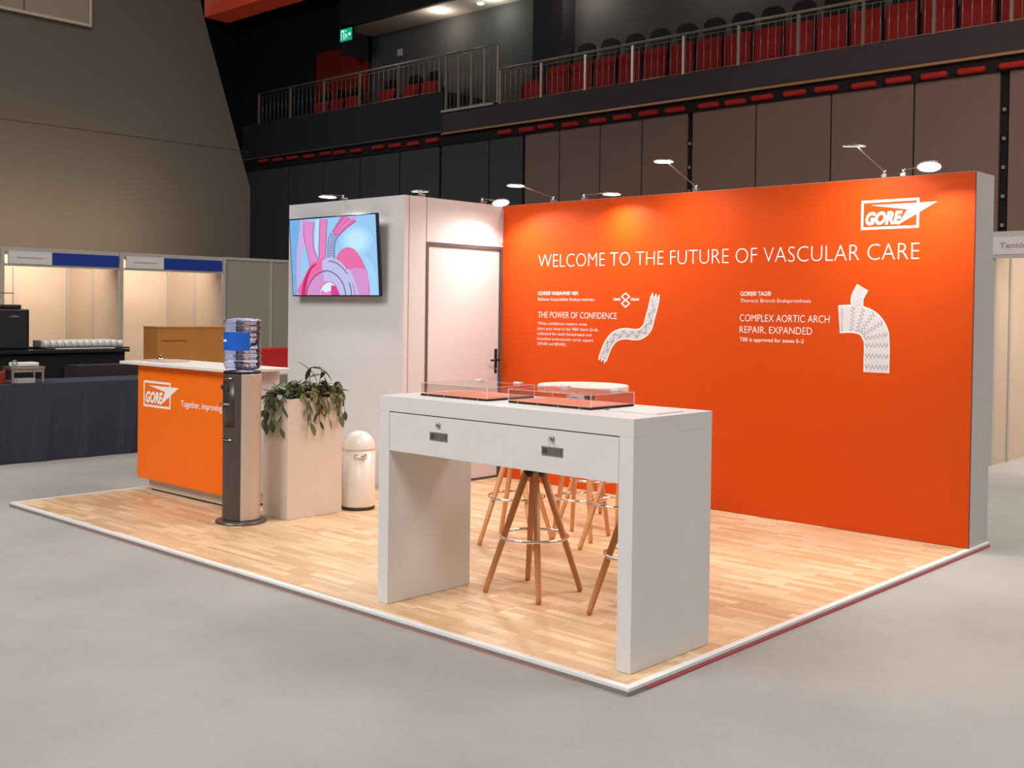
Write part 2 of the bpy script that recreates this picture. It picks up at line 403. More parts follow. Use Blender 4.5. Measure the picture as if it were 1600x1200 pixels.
# theatre seats
def make_seat():
    t = thing('theatre_seat', '', 'seat', (0, 0, 0), 'red folding seats along the balcony')
    box('seat_pan', -.37, .37, -.12, 0, .08, 1.02, REDSEAT, t, bevel=.05)
    q = [(-.30, .2), (.30, .2)] + [(.10 + .20 * math.cos(a), 1.38 + .20 * math.sin(a)) for a in [i * math.pi / 10 for i in range(6)]] + [(-.10 + .20 * math.cos(a), 1.38 + .20 * math.sin(a)) for a in [math.pi / 2 + i * math.pi / 10 for i in range(6)]]
    n = len(q); mesh('seat_back', [(a, .12, b) for a, b in q] + [(a, .24, b) for a, b in q], [tuple(range(n)), tuple(range(n, 2 * n))[::-1]] + [(i, i + n, (i + 1) % n + n, (i + 1) % n) for i in range(n)], DARKBACK, t)
    box('seat_stand', -.41, -.375, -.08, .26, 0, .72, DARKBACK, t)
    box('seat_stand', .375, .41, -.08, .26, 0, .72, DARKBACK, t)
    return t
seat0 = make_seat()
xs = [-18.1 + .85 * i for i in range(24)]
for i, xx in enumerate(xs):
    s = seat0 if i == 0 else copy_tree(seat0)
    s.location = (xx, 20.8, 7.6)
    s['label'] = 'red folded seat with dark back in the row behind the long balcony railing'
low = thing('theatre_seat', 'low red seat without tall back at the left end of the balcony row', 'seat', (-19.1, 20.8, 7.6), 'red folding seats along the balcony')
box('seat_pan', -19.48, -18.68, 20.68, 20.8, 7.66, 8.33, REDSEAT, low, bevel=.04)
box('seat_stand', -19.52, -19.48, 20.7, 21.0, 7.6, 8.25, DARKBACK, low)
for i, (xx, zz) in enumerate([(-29.5, 8.28), (-28.6, 8.28), (-27.7, 8.28), (-25.9, 8.28), (-24.7, 8.28), (-23.8, 8.28)]):
    s = copy_tree(seat0); s.location = (xx, 21.0, zz); s['group'] = 'seats on the raised balcony end'
    for c in s.children: c.scale = (1, 1, .66)
    for c in s.children: c.location.z *= .66
    s['label'] = 'red seat behind the dark railing of the raised balcony end'
# stowed seat cushions under the balcony lip
lz = [(-31.62, 6.9), (-30.74, 6.88), (-29.85, 6.87), (-28.87, 6.84), (-27.93, 6.85), (-27.16, 6.82), (-26.27, 6.81), (-25.15, 6.82), (-24.3, 6.8), (-23.44, 6.78), (-22.55, 6.8), (-19.46, 6.75), (-18.6, 6.74), (-17.87, 6.76), (-16.98, 6.72), (-16.01, 6.72), (-15.18, 6.73), (-14.33, 6.74), (-13.49, 6.73), (-12.49, 6.73), (-11.72, 6.72), (-10.98, 6.74), (-10.12, 6.74), (-9.32, 6.74), (-8.41, 6.71), (-7.61, 6.72), (-6.82, 6.71), (-6.03, 6.71), (-5.18, 6.71), (-4.3, 6.71), (-3.5, 6.71)]
cush = None
for i, (xx, zz) in enumerate(lz):
    if cush is None:
        cush = box('stowed_cushion', -.29, .29, -.14, .02, -.065, .065, mat('stowed_red', (190, 40, 34), .8), bevel=.055, seg=3, cat='cushion')
        c = cush
    else: c = cush.copy(); COL.objects.link(c)
    c.location = (xx, 19.96, zz)
    lft = xx < -21
    c['group'] = 'stowed cushions under the left balcony end' if lft else 'stowed cushions under the long balcony edge'
    c['label'] = 'dull red stowed seat cushion under the left balcony end' if lft else 'bright red stowed seat cushion under the tan balcony edge'
# orange bulkhead, wall boards
box('ceiling_beam', -18.7, -10, 9.5, 10.1, 7.84, 13, mat('orange_bulkhead', (214, 66, 26), .7), kind='structure')
pn = thing('acoustic_board', 'pale framed board high on the left hall wall', 'board', (X, 4, 7.1))
for a, b in ((6.79, 5.53), (5.51, 4.25), (4.23, 2.97)):
    box('board_panel', X, X + .05, b, a, 7.14, 10.2, mat('pale_board', (136, 126, 108), .8), pn)
box('board_frame', X, X + .07, 2.9, 6.86, 7.08, 7.135, mat('board_edge', (176, 164, 140), .6), pn)
box('board_frame', X, X + .07, 6.80, 6.86, 7.14, 10.2, MAT['board_edge'], pn)

# ------------------------------------------------------------------ shell-scheme booths at the left
def left_booth(y0, y1, label, npost):
    t = thing('exhibition_booth', label, 'booth', (-17, (y0 + y1) / 2, GZ), 'empty beige booths at the left wall')
    x0, x1 = -18.05, -16.0
    ym = (y0 + y1) / 2
    for a, b in ((y0, ym), (ym, y1)): box('wall_panel', x0 - .02, x0, a + .03, b - .03, GZ, 2.45, BOOTH, t)
    for a, b in ((x0, -17.03), (-17.03, x1)): box('wall_panel', a + .03, b - .03, y1 - .02, y1, GZ, 2.45, BOOTH, t)
    for px, py in ((x0, y0 + .02), (x0, ym), (x0, y1 - .02), (-17.03, y1 - .01), (x1, y1 - .01)):
        box('post', px - .025, px + .04, py - .04, py + .025, GZ, 2.49, POST, t)
    box('fascia_beam', x1 - .03, x1, y0, y1, 2.42, 2.49, POST, t)
    box('fascia_beam', x1 - .03, x1, y0, y1, 2.17, 2.21, POST, t)
    sgn = box('name_board', x1 - .02, x1 + .01, y0 + .06, y0 + .80, 2.21, 2.42, mat('name_white', (214, 210, 206), .5), t)
    box('faint_line', x1 + .01, x1 + .012, y0 + .2, y0 + .66, 2.305, 2.325, mat('faint_grey', (165, 160, 156), .5), sgn)
    box('header_board', x1 - .02, x1 + .01, y0 + .80, y1 - .06, 2.21, 2.42, NAVY, t)
    area('booth_light', (x1 - .30, ym, 2.78), (x0, ym, 2.15), .2, 58, (1, .80, .60), size_y=1.5, spread=2.9)
left_booth(2.0, 4.09, 'leftmost beige booth, cut off by the picture edge', 1)
left_booth(4.12, 6.2, 'lit beige booth behind the coffee machine with blue header', 1)
left_booth(6.23, 8.33, 'lit beige booth behind the cardboard box with blue header', 1)
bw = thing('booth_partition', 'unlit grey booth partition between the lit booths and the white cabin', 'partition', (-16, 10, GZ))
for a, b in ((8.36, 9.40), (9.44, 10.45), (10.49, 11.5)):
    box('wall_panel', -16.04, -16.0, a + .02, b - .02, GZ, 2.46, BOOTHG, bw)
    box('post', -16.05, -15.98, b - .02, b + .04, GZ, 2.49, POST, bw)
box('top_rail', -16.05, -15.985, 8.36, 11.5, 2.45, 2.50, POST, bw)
# booth at the right edge
rb = thing('exhibition_booth', 'warm lit booth behind the right end of the orange wall', 'booth', (0, 9.3, GZ))
for a, b in ((8.32, 8.8), (8.8, 9.8), (9.8, 10.3)): box('wall_panel', -1.5, -1.46, a + .02, b - .02, GZ, 2.40, BOOTH, rb)
for a in (-1.45, -.45, .55): box('wall_panel', a + .02, a + .98, 10.3, 10.34, GZ, 2.4, BOOTH, rb)
for px, py in ((-1.47, 8.32), (-1.47, 8.8), (-1.47, 9.8), (1.55, 8.32)): box('post', px - .03, px + .03, py - .03, py + .03, GZ, 2.43, POST, rb)
box('fascia_beam', -1.5, 1.58, 8.27, 8.30, 2.37, 2.43, POST, rb); box('fascia_beam', -1.5, 1.58, 8.27, 8.30, 2.15, 2.19, POST, rb)
nb = box('name_board', -1.46, 0.4, 8.262, 8.28, 2.19, 2.37, mat('name_white2', (214, 204, 200), .5), rb)
text('Tentó sAlu', -1.39, -.95, 2.255, 2.31, 8.259, mat('sign_grey', (130, 124, 122), .6), nb)
area('booth_light', (-.2, 8.5, 2.3), (-.6, 9.6, 1.2), .2, 26, (1, .80, .62), size_y=.2, spread=2.8)

# ------------------------------------------------------------------ catering tables at the left
ct = thing('catering_table', 'low buffet table under a dark navy cloth', 'table', (-8.6, 1, GZ))
V = []; F = []
N = 60
for i in range(N + 1):
    yy = -2.2 + 5.0 * i / N; wv = .012 * math.sin(i * 1.1) + .006 * math.sin(i * 2.3)
    V += [(-8.2 + wv, yy, GZ + .004), (-8.2, yy, .748), (-8.9, yy, .748)]
for i in range(N):
    a = i * 3; F += [(a, a + 3, a + 4, a + 1), (a + 1, a + 4, a + 5, a + 2)]
V2 = [(-8.2, 2.8, GZ + .004), (-8.9, 2.8, GZ + .004)]
n = len(V); V += V2; F.append((n, n + 1, N * 3 + 2, N * 3 + 1))
mesh('tablecloth', V, F, CLOTH, ct)
box('tabletop', -8.9, -8.22, -2.18, 2.78, .71, .744, BLACK, ct)
for a in (-2.0, .3, 2.6):
    for b in (-8.85, -8.3): box('leg', b, b + .04, a, a + .04, GZ, .71, BLACK, ct)
bb = thing('bar_counter', 'tall black bar counter behind the navy buffet table', 'counter', (-9.7, 1, GZ))
box('counter_body', -10.1, -9.3, -2.4, 2.72, GZ, 1.0, CLOTHB, bb)
box('counter_top', -10.12, -9.26, -2.42, 2.76, 1.0, 1.03, BLACK, bb)
box('step_shelf', -9.3, -8.95, 2.0, 2.8, GZ, .87, mat('dark_shelf', (48, 42, 46), .8), bb)
# coffee machine
cm = thing('coffee_machine', 'black coffee machine with clear hopper on the bar', 'machine', (-9.7, 1.5, 1.03))
box('machine_body', -9.95, -9.5, .95, 1.70, 1.03, 1.48, BLACK, cm, bevel=.015)
box('machine_lid', -9.93, -9.52, 1.0, 1.62, 1.48, 1.53, mat('dark_red_lid', (44, 22, 20), .4), cm, bevel=.012)
box('side_panel', -9.49, -9.485, 1.22, 1.66, 1.06, 1.45, mat('panel_charcoal', (40, 38, 42), .35), cm)
mesh('emblem', [(-9.48, 1.45, 1.39), (-9.48, 1.60, 1.39), (-9.48, 1.53, 1.42)], [(0, 1, 2)], mat('emblem_grey', (110, 108, 108), .4), cm)
box('front_recess', -9.5, -9.47, .98, 1.15, 1.05, 1.38, mat('recess', (10, 9, 10), .3), cm)
hop = lathe('hopper', [(.10, 0), (.16, .09), (.17, .10), (.165, .10), (.095, .005)], (-9.7, 1.25, 1.53), mat('hopper_clear', (210, 190, 160), .1, trans=.9), cm, seg=24)
box('hopper_lid', -9.85, -9.55, 1.05, 1.55, 1.65, 1.66, mat('hopper_lid', (150, 110, 80), .3), cm)
# tray with cups
tr = box('serving_tray', -9.9, -9.4, 1.85, 2.84, 1.032, 1.05, BLACK, bevel=.006, label='black serving tray holding white cups on the bar', cat='tray')
cup0 = None
for i in range(12):
    if cup0 is None:
        cup0 = thing('cup', 'white cup in the row on the black serving tray', 'cup', (0, 0, 0), 'white cups on the serving tray')
        lathe('cup_body', [(.018, 0), (.024, .005), (.036, .075), (.034, .075), (.022, .008)], (0, 0, 0), mat('porcelain', (225, 224, 220), .3), cup0, seg=14)
        h = torus('cup_handle', (0, 0, 0), .016, .004, MAT['porcelain'], cup0, seg=10, s2=5)
        h.rotation_euler = (math.pi / 2, 0, 0); h.location = (.042, 0, .04)
        c = cup0
    else: c = copy_tree(cup0)
    c.location = (-9.55, 1.91 + .08 * i, 1.051)
box('cup_saucer_stack', -9.88, -9.66, 1.9, 2.8, 1.051, 1.13, mat('saucer_white', (222, 216, 206), .35), bevel=.01, label='long low white rack behind the cups on the tray', cat='rack')
box('steel_tray', -9.34, -9.0, 1.95, 2.55, .871, .885, STEEL) if False else None
st = box('metal_tray', -9.32 - .02, -9.28 + .01 - .02, 1.9, 2.6, 1.031, 1.05, STEEL, bevel=.004, label='thin steel tray at the front edge of the bar', cat='tray')
# chafing stand
cs = thing('chafing_stand', 'silver chafing dish stand with napkins on the navy table', 'stand', (-8.4, 1.14, .748))
for (a, b) in ((-8.5, .99), (-8.5, 1.29), (-8.3, .99), (-8.3, 1.29)):
    box('leg', a, a + .025, b, b + .025, .748, .90, STEEL, cs, bevel=.004)
boxes('stand_frame', [(-8.5, -8.275, .985, 1.32, .885, .915), (-8.29, -8.275, .99, 1.315, .86, .89)], STEEL, cs)
box('lid', -8.47, -8.31, 1.04, 1.28, .917, .955, mat('napkin_white', (225, 222, 216), .5), cs, bevel=.01)
k_ = torus('knob', (-8.36, 1.03, .0), .022, .007, STEEL, cs, seg=16, s2=6)
k_.rotation_euler = (0, math.pi / 2, 0); k_.location = Vector((-8.30, 1.03, .955)) - cs.location
box('burner_box', -8.42, -8.31, 1.06, 1.24, .749, .80, mat('burner_white', (190, 188, 184), .4), cs, bevel=.004)
bxr = box('snack_box', -8.6, -8.35, .70, .965, .749, .87, mat('snack_red', (150, 44, 24), .6), bevel=.006, label='dark red snack box beside the silver stand, at the picture edge', cat='box')
# cardboard box, red crate, white table behind the counter
wt = thing('side_table', 'white-topped side table behind the planter and cabin', 'table', (-9.6, 4.3, GZ))
box('tabletop', -10.9, -8.7, 3.3, 5.3, .70, .735, mat('table_white', (224, 218, 212), .5), wt, bevel=.005)
for a in (3.4, 5.2):
    for b in (-10.8, -8.8): box('leg', b - .02, b + .02, a - .02, a + .02, GZ, .70, STEEL, wt)
cb = thing('cardboard_box', 'large brown cardboard box behind the orange counter', 'box', (-10, 4, .735))
box('box_body', -10.35, -10.0, 3.53, 4.52, .735, 1.27, mat('cardboard', (176, 116, 52), .8, noise=.18, nscale=5), cb, bevel=.004)
box('tape', -10.0, -9.997, 3.6, 3.95, 1.085, 1.10, mat('dark_tape', (118, 72, 30), .6), cb)
box('box_flap', -10.36, -9.99, 3.52, 4.53, 1.262, 1.275, mat('cardboard_edge', (200, 146, 84), .8), cb)
rc = box('red_crate', -9.3, -9.0, 4.36, 5.0, .736, 1.015, mat('crate_red', (172, 26, 24), .55), bevel=.01, label='bright red crate on the white side table', cat='crate')
bd = box('bread_basket', -10.0, -9.5, 2.95 - .02, 3.1, .0, .0001, BLACK) if False else None

# ------------------------------------------------------------------ exhibition platform
pf = thing('platform', 'raised stand platform with pale wood floor and aluminium edging', 'platform', (-2.97, 2.05, GZ))
XL, YB = -5.951, 4.11
box('platform_core', XL + .01, -.01, .01, YB - .01, GZ, -.012, mat('chipboard', (170, 140, 105), .8), pf)
LAM = laminate()
rng = random.Random(3); row = 0; y = .03
board_meshes = {}
while y < YB - .04:
    y1 = min(y + .1898, YB - .03); x = XL + .03 - rng.random() * 1.1
    while x < -.03:
        a = max(x, XL + .03); b = min(x + 1.29, -.03)
        if b - a > .02:
            key = (round(b - a, 3), round(y1 - y, 3))
            if key in board_meshes:
                o = bpy.data.objects.new('floor_board', board_meshes[key]); o.location = ((a + b) / 2, (y + y1) / 2, -.006); finish(o, pf)
            else:
                o = box('floor_board', a + .0006, b - .0006, y + .0006, y1 - .0006, -.012, 0, LAM, pf)
                board_meshes[key] = o.data
        x += 1.29
    y += .19; row += 1
def mitre(name, pts, z0, z1, mt):
    V = [(a, b, z0) for a, b in pts] + [(a, b, z1) for a, b in pts]
    return mesh(name, V, BF, mt, pf)
e = .036
for pts in ([(XL, 0), (0, 0), (-e, e), (XL + e, e)], [(0, 0), (0, YB), (-e, YB - e), (-e, e)], [(0, YB), (XL, YB), (XL + e, YB - e), (-e, YB - e)], [(XL, YB), (XL, 0), (XL + e, e), (XL + e, YB - e)]):
    mitre('edge_trim', pts, -.0115, .0015, ALU)
boxes('edge_skirt', [(XL, 0, -.003, .0, GZ, -.0115), (0, .003, 0, YB, GZ, -.0115), (XL - .003, XL, 0, YB, GZ, -.0115)], ALU2, pf)
box('red_tape', .003, .006, .12, YB - .02, GZ + .004, -.019, REDTAPE, pf, label='red tape strip along the right edge')
box('red_tape', -4.9, -.25, -.0055, -.003, GZ + .001, -.0265, mat('faded_red_tape', (200, 120, 112), .5), pf, label='thin faded red strip along the front edge')

# ------------------------------------------------------------------ orange display wall
YW = 3.7716; XD = -4.284
dw = thing('display_wall', 'wide orange welcome wall with white lettering and white end', 'wall', (-2.15, 3.94, 0))
box('wall_body', XD, -.0166, YW + .004, 4.108, .0016, 2.5, mat('wall_end_white', (196, 190, 186), .55), dw, bevel=.001)
box('orange_face', XD + .004, -.020, YW - .001, YW + .012, .004, 2.498, ORANGE, dw)
boxes('edge_profile', [(-.020, -.0155, YW - .003, YW + .006, .0016, 2.5)], mat('edge_dark', (110, 40, 24), .5), dw)
YP_ = YW - .0022
text('WELCOME TO THE FUTURE OF VASCULAR CARE', -3.842, -.385, 1.926, 2.043, YP_, PRINT, dw, offset=-.021)
gore_logo(-.808, 2.347, .416, .205, YP_, PRINT, dw)
text('GORE\u00ae VIABAHN\u00ae VBX', -3.84, -3.375, 1.680, 1.712, YP_, PRINT, dw, offset=.006)
text('Balloon Expandable Endoprosthesis', -3.84, -3.197, 1.630, 1.657, YP_, PRINT, dw, offset=-.01)
text('THE POWER OF CONFIDENCE', -3.837, -2.955, 1.478, 1.532, YP_, PRINT, dw, offset=-.012)
for i, (s, xe) in enumerate([('When confidence matters most,', -3.27), ('place your trust in the VBX Stent Graft,', -3.151), ('indicated for both fenestrated and', -3.227), ('branched endovascular aortic repairs', -3.205), ('(FEVAR and BEVAR).', -3.503)]):
    text(s, -3.84, xe, 1.416 - .0455 * i, 1.442 - .0455 * i, YP_, PRINT, dw, offset=-.01)
text('GORE\u00ae TAG\u00ae', -1.773, -1.509, 1.676, 1.708, YP_, PRINT, dw, offset=.006)
text('Thoracic Branch Endoprosthesis', -1.773, -1.184, 1.626, 1.653, YP_, PRINT, dw, offset=-.01)
text('COMPLEX AORTIC ARCH', -1.775, -1.035, 1.480, 1.534, YP_, PRINT, dw, offset=-.012)
text('REPAIR, EXPANDED', -1.774, -1.169, 1.392, 1.444, YP_, PRINT, dw, offset=-.012)
text('TBE is approved for zones 0\u20132', -1.772, -1.235, 1.328, 1.356, YP_, PRINT, dw)
# figure-eight emblem
def diamond(cx_, cz_, hw, hh, t):
    o = [(cx_, cz_ + hh), (cx_ + hw, cz_), (cx_, cz_ - hh), (cx_ - hw, cz_)]; k = 1 - t / min(hw, hh) * 1.2
    i = [(cx_ + (a - cx_) * k, cz_ + (b - cz_) * k) for a, b in o]
    return [([o[j], o[(j + 1) % 4], i[(j + 1) % 4], i[j]], 0) for j in range(4)]
poly_y('emblem_print', diamond(-2.867, 1.668, .050, .036, .011) + diamond(-2.867, 1.610, .050, .036, .011), YP_, PRINT, dw)
text('YEARS', -2.998, -2.920, 1.634, 1.655, YP_, PRINT, dw, offset=.02)
text('STRONG', -2.814, -2.728, 1.634, 1.655, YP_, PRINT, dw, offset=.02)
# printed stents
SG = [mat('stent_grey', (206, 202, 204), .6), mat('stent_edge', (248, 236, 228), .6), mat('stent_wire', (128, 132, 146), .6), mat('stent_shade', (186, 182, 190), .6)]
C1 = smooth2([(-2.566, 1.668), (-2.590, 1.570), (-2.613, 1.500), (-2.640, 1.415), (-2.70, 1.365), (-2.766, 1.352), (-2.84, 1.358), (-2.912, 1.352), (-2.985, 1.322), (-3.040, 1.262), (-3.075, 1.195), (-3.100, 1.135)], 5)
polys = [(q, 1) for q in ribbon(C1, .047)] + [(q, 0) for q in ribbon(C1, .040)]
zz1, zz2 = [], []
for i in range(len(C1) - 1):
    a, b = C1[i], C1[i + 1]; dx, dz = b[0] - a[0], b[1] - a[1]; l = math.hypot(dx, dz) or 1; s = .034 * (1 if i % 2 else -1)
    zz1.append((a[0] - dz / l * s, a[1] + dx / l * s)); zz2.append((a[0] + dz / l * s, a[1] - dx / l * s))
polys += [(q, 2) for q in ribbon(zz1, .0034)] + [(q, 3) for q in ribbon(zz2, .0034)]
for k in range(2, len(C1) - 6, 3):
    a, b, c_ = C1[k], C1[k + 2], C1[min(k + 5, len(C1) - 1)]
    dx, dz = b[0] - a[0], b[1] - a[1]; l = math.hypot(dx, dz) or 1; s = .03 if k % 2 else -.03
    polys += [(q, 2) for q in ribbon([(a[0] - dz / l * s, a[1] + dx / l * s), b, (c_[0] + dz / l * s, c_[1] - dx / l * s)], .0026)]
for e_ in (0, -1):
    c_ = C1[e_]; n_ = C1[1 if e_ == 0 else -2]; tx, tz = c_[0] - n_[0], c_[1] - n_[1]; l = math.hypot(tx, tz); tx /= l; tz /= l
    for d in (-.034, -.004, .030):
        p = (c_[0] - tz * d, c_[1] + tx * d)
        polys.append(([(p[0] - tz * .011 - tx * .008, p[1] + tx * .011 - tz * .008), (p[0] + tz * .011 - tx * .008, p[1] - tx * .011 - tz * .008), (p[0] + tz * .005 + tx * .024, p[1] - tx * .005 + tz * .024), (p[0] - tz * .005 + tx * .024, p[1] + tx * .005 + tz * .024)], 1))
poly_y('printed_stent', polys, YP_, SG, dw, step=.000006)
O2 = smooth2([(-.965, 1.605), (-.868, 1.612)], 2) + smooth2([(-.869, 1.678), (-.858, 1.725), (-.829, 1.769)], 3) + smooth2([(-.829, 1.769), (-.785, 1.74), (-.746, 1.708)], 3) + smooth2([(-.770, 1.68), (-.785, 1.658), (-.792, 1.602)], 3) + smooth2([(-.760, 1.600), (-.692, 1.566), (-.635, 1.515), (-.600, 1.458), (-.581, 1.398), (-.579, 1.27), (-.586, 1.143)], 4) + smooth2([(-.590, 1.138), (-.63, 1.124), (-.675, 1.122), (-.73, 1.126), (-.766, 1.14)], 3) + smooth2([(-.768, 1.25), (-.771, 1.345), (-.785, 1.39), (-.813, 1.410), (-.860, 1.415), (-.898, 1.412), (-.953, 1.402)], 3) + [(-.968, 1.45), (-.970, 1.53)]
polys = []
# tubes as ribbons: body bend and branch
B2 = smooth2([(-.962, 1.508), (-.88, 1.513), (-.80, 1.505), (-.735, 1.475), (-.69, 1.41), (-.676, 1.33), (-.676, 1.23), (-.676, 1.138)], 4)
polys += [(q, 1) for q in ribbon(B2, [.100 if i < len(B2) * .6 else .094 for i in range(len(B2))])] + [(q, 0) for q in ribbon(B2, [.093 if i < len(B2) * .6 else .088 for i in range(len(B2))])]
BR = smooth2([(-.826, 1.600), (-.826, 1.66), (-.808, 1.70), (-.787, 1.738)], 4)
polys += [(q, 1) for q in ribbon(BR, .048)] + [(q, 0) for q in ribbon(BR, .042)]
for k in range(5, len(B2) - 2, 3):
    a, b = B2[k], B2[k + 1]; dx, dz = b[0] - a[0], b[1] - a[1]; l = math.hypot(dx, dz); dx /= l; dz /= l
    P2 = []
    for j in range(13):
        s = -.084 + .168 * j / 12; t_ = .014 * (1 if j % 2 else -1)
        P2.append((a[0] - dz * s + dx * t_, a[1] + dx * s + dz * t_))
    polys += [(q, 2) for q in ribbon(P2, .0036)]
P2 = []
for j in range(8): P2.append((-.85 + .05 * (j % 2) + .02 * j / 7, 1.60 + .019 * j))
polys += [(q, 3) for q in ribbon(P2, .0022)]
P2 = [(-.945 + .012 * (j % 2), 1.42 + .012 * j) for j in range(15)]
polys += [(q, 2) for q in ribbon(P2, .0018)]
poly_y('printed_stent', polys, YP_, SG, dw, step=.000006)

# ------------------------------------------------------------------ white cabin with door
YP = 2.5628; XC = -5.909; YR = 4.108
cbn = thing('storage_cabin', 'white storage cabin with side door and screen on its front', 'cabin', (-5.1, 3.3, 0))
zf = .0016
box('front_panel', XC, XD, YP, YP + .05, zf, 2.5, WHITE_WALL, cbn, bevel=.001)
box('side_panel', XC, XC + .05, YP + .05, YR, zf, 2.5, WHITE_WALL, cbn)
box('rear_panel', XC + .05, XD - .001, YR - .05, YR, zf, 2.5, WHITE_WALL, cbn)
box('corner_panel', XD - .05, XD, YP + .054, 2.812, zf, 2.5, WHITE_WALL, cbn)
boxes('seam_strip', [(XD - .001, XD + .0015, YP + .0495, YP + .0545, zf, 2.5), (XD - .03, XD + .0012, 2.812, 2.818, 2.12, 2.5)], SEAM, cbn)
box('door_header', XD - .05, XD, 2.818, 3.77, 2.12, 2.5, WHITE_WALL, cbn)
fr = boxes('door_frame', [(XD - .05, XD + .004, 2.812, 2.842, zf, 2.12), (XD - .05, XD + .004, 3.742, 3.7705, zf, 2.12), (XD - .05, XD + .004, 2.842, 3.742, 2.088, 2.12)], FRAME, cbn)
dr = box('door', XD - .045, XD - .008, 2.848, 3.736, .02, 2.083, mat('door_white', (216, 212, 212), .4), cbn, bevel=.002)
box('door_gap_strip', XD - .02, XD - .004, 2.848, 3.736, zf, .020, FRAME, cbn)  # dark strip stands in for the shaded gap under the door
hd = box('handle_plate', XD - .008, XD + .004, 3.685, 3.715, .965, 1.185, BLACK, dr, bevel=.003)
tube('door_lever', [(XD + .002, 3.70, 1.085), (XD + .05, 3.70, 1.085), (XD + .055, 3.685, 1.085), (XD + .055, 3.58, 1.083)], .0105, BLACK, dr, seg=8)
lk = lathe('lock_cylinder', [(.009, 0), (.009, .012), (0, .012)], (0, 0, 0), STEEL, dr, seg=12)
lk.rotation_euler = (0, math.pi / 2, 0); lk.location = Vector((XD + .002, 3.70, 1.0)) - wloc(dr)
box('hinge', XD, XD + .010, 3.745, 3.765, 2.16, 2.19, WHITE, cbn)
# television
tv = thing('television', 'flat television showing a pink aortic arch on the white cabin', 'television', (-5.111, 2.50, 2.0))
bz = box('tv_body', -5.111 - .619, -5.111 + .619, 2.455, 2.485, 2.0 - .355, 2.0 + .355, mat('tv_bezel', (26, 30, 44), .3), tv, bevel=.004)
box('wall_bracket', -5.4, -4.85, 2.485, 2.552, 1.9, 2.1, BLACK, tv)
def tvp(x, y):
    top = 155 - .074 * (x - 50); t = (y - top) / (1080 - top); s = (x - (50 + 35 * t)) / 1080
    t = max(.0, min(1., t)); s = max(0., min(1., s))
    return (-5.111 - .607 + s * 1.214, 2.0 + .343 - t * .686)
cols = [(152, 202, 242), (120, 176, 228), (196, 176, 226), (150, 62, 128), (226, 140, 202), (232, 132, 186), (214, 112, 172), (60, 66, 104), (168, 178, 216), (231, 112, 168), (200, 50, 110), (214, 148, 206), (190, 192, 232), (222, 238, 250), (196, 224, 250), (216, 70, 140), (166, 212, 246), (178, 222, 249), (194, 232, 250)]
TM = [emis('screen_colour_%s' % n, c, 1.2) for n, c in zip('sky,deep_sky,lilac,plum,mauve,pink,rose,ink,steel,lobe,crimson,pale_mauve,lavender,white,pale_sky,magenta,glow_one,glow_two,glow_three'.split(','), cols)]
L_ = []
def scr(pts, c): L_.append(([tvp(*p) for p in pts], c))
def scs(pts, c, keep=0):
    q = smooth2(pts, 5); scr(q, c)
def rib(pts, w_, c, out=None):
    n_ = len(pts); W = w_ if isinstance(w_, (list, tuple)) else [w_] * n_
    q = smooth2([(p[0], p[1], ww) for p, ww in zip(pts, W)], 6)
    if out is not None:
        for r_ in ribbon([(a, b) for a, b, c_ in q], [c_ + 7 for a, b, c_ in q]): scr(r_, out)
    for r_ in ribbon([(a, b) for a, b, c_ in q], [c_ for a, b, c_ in q]): scr(r_, c)
scr([(50, 155), (1130, 75), (1165, 1080), (85, 1080)], 0)
scs([(50, 155), (190, 145), (170, 600), (200, 1080), (85, 1080)], 1)
for k_, w_ in enumerate((190, 150, 105)):
    scr([(900 + w_ * 1.05 * math.cos(a * .3142), 400 + w_ * math.sin(a * .3142)) for a in range(20)], 16 + k_)
scs([(960, 560), (1060, 640), (1120, 800), (1150, 1080), (1060, 1080), (1050, 900), (1010, 720), (960, 600)], 16)
scr([(400, 135), (440, 130), (420, 600), (380, 480)], 14)
rib([(250, 150), (215, 400), (165, 650), (170, 1080)], [55, 50, 30, 30], 2)
rib([(310, 165), (300, 350), (330, 540), (380, 700)], [62, 55, 44, 62], 4, 3)
rib([(500, 135), (488, 350), (476, 640)], [42, 40, 40], 5, 3)
rib([(840, 95), (745, 200), (640, 330)], [88, 62, 42], 6, 3)
rib([(905, 92), (790, 190), (665, 320)], [14, 10, 6], 4)
rib([(800, 95), (720, 200), (625, 325)], [12, 8, 5], 5)
scs([(300, 740), (330, 690), (420, 650), (500, 610), (640, 640), (780, 760), (860, 960), (870, 1080), (185, 1080), (215, 900)], 9)
rib([(225, 1080), (250, 920), (320, 760), (400, 690)], [26, 24, 16, 8], 10)
scs([(655, 640), (665, 590), (720, 515), (800, 485), (870, 505), (940, 590), (1000, 710), (1040, 850), (1048, 1080), (870, 1080), (840, 900), (760, 740)], 9)
scr([(770, 760), (900, 740), (1010, 760), (1044, 900), (1046, 1080), (870, 1080), (840, 900)], 11)
rib([(790, 760), (830, 850), (890, 1080)], [18, 30, 40], 12)
rib([(635, 325), (597, 440), (592, 640)], [44, 40, 38], 8, 7)
for i in range(9):
    y_ = 335 + i * 32; xo = 632 - (i * 6 if i < 6 else 36)
    rib([(xo - 34, y_ + 10), (xo, y_ - 8), (xo + 34, y_ + 10)], 3, 7)
scs([(480, 650), (560, 610), (680, 645), (760, 720), (830, 850), (870, 1000), (885, 1080), (770, 1080), (740, 960), (660, 840), (560, 775), (475, 775)], 12)
for i in range(8):
    a_ = i * .13; rib([(560 + i * 30, 645 + i * i * 2.4), (575 + i * 28, 665 + i * i * 2.6), (590 + i * 30, 650 + i * i * 3.4)], 4, 7)
scs([(275, 1080), (305, 960), (390, 845), (530, 780), (650, 830), (735, 940), (768, 1080)], 11)
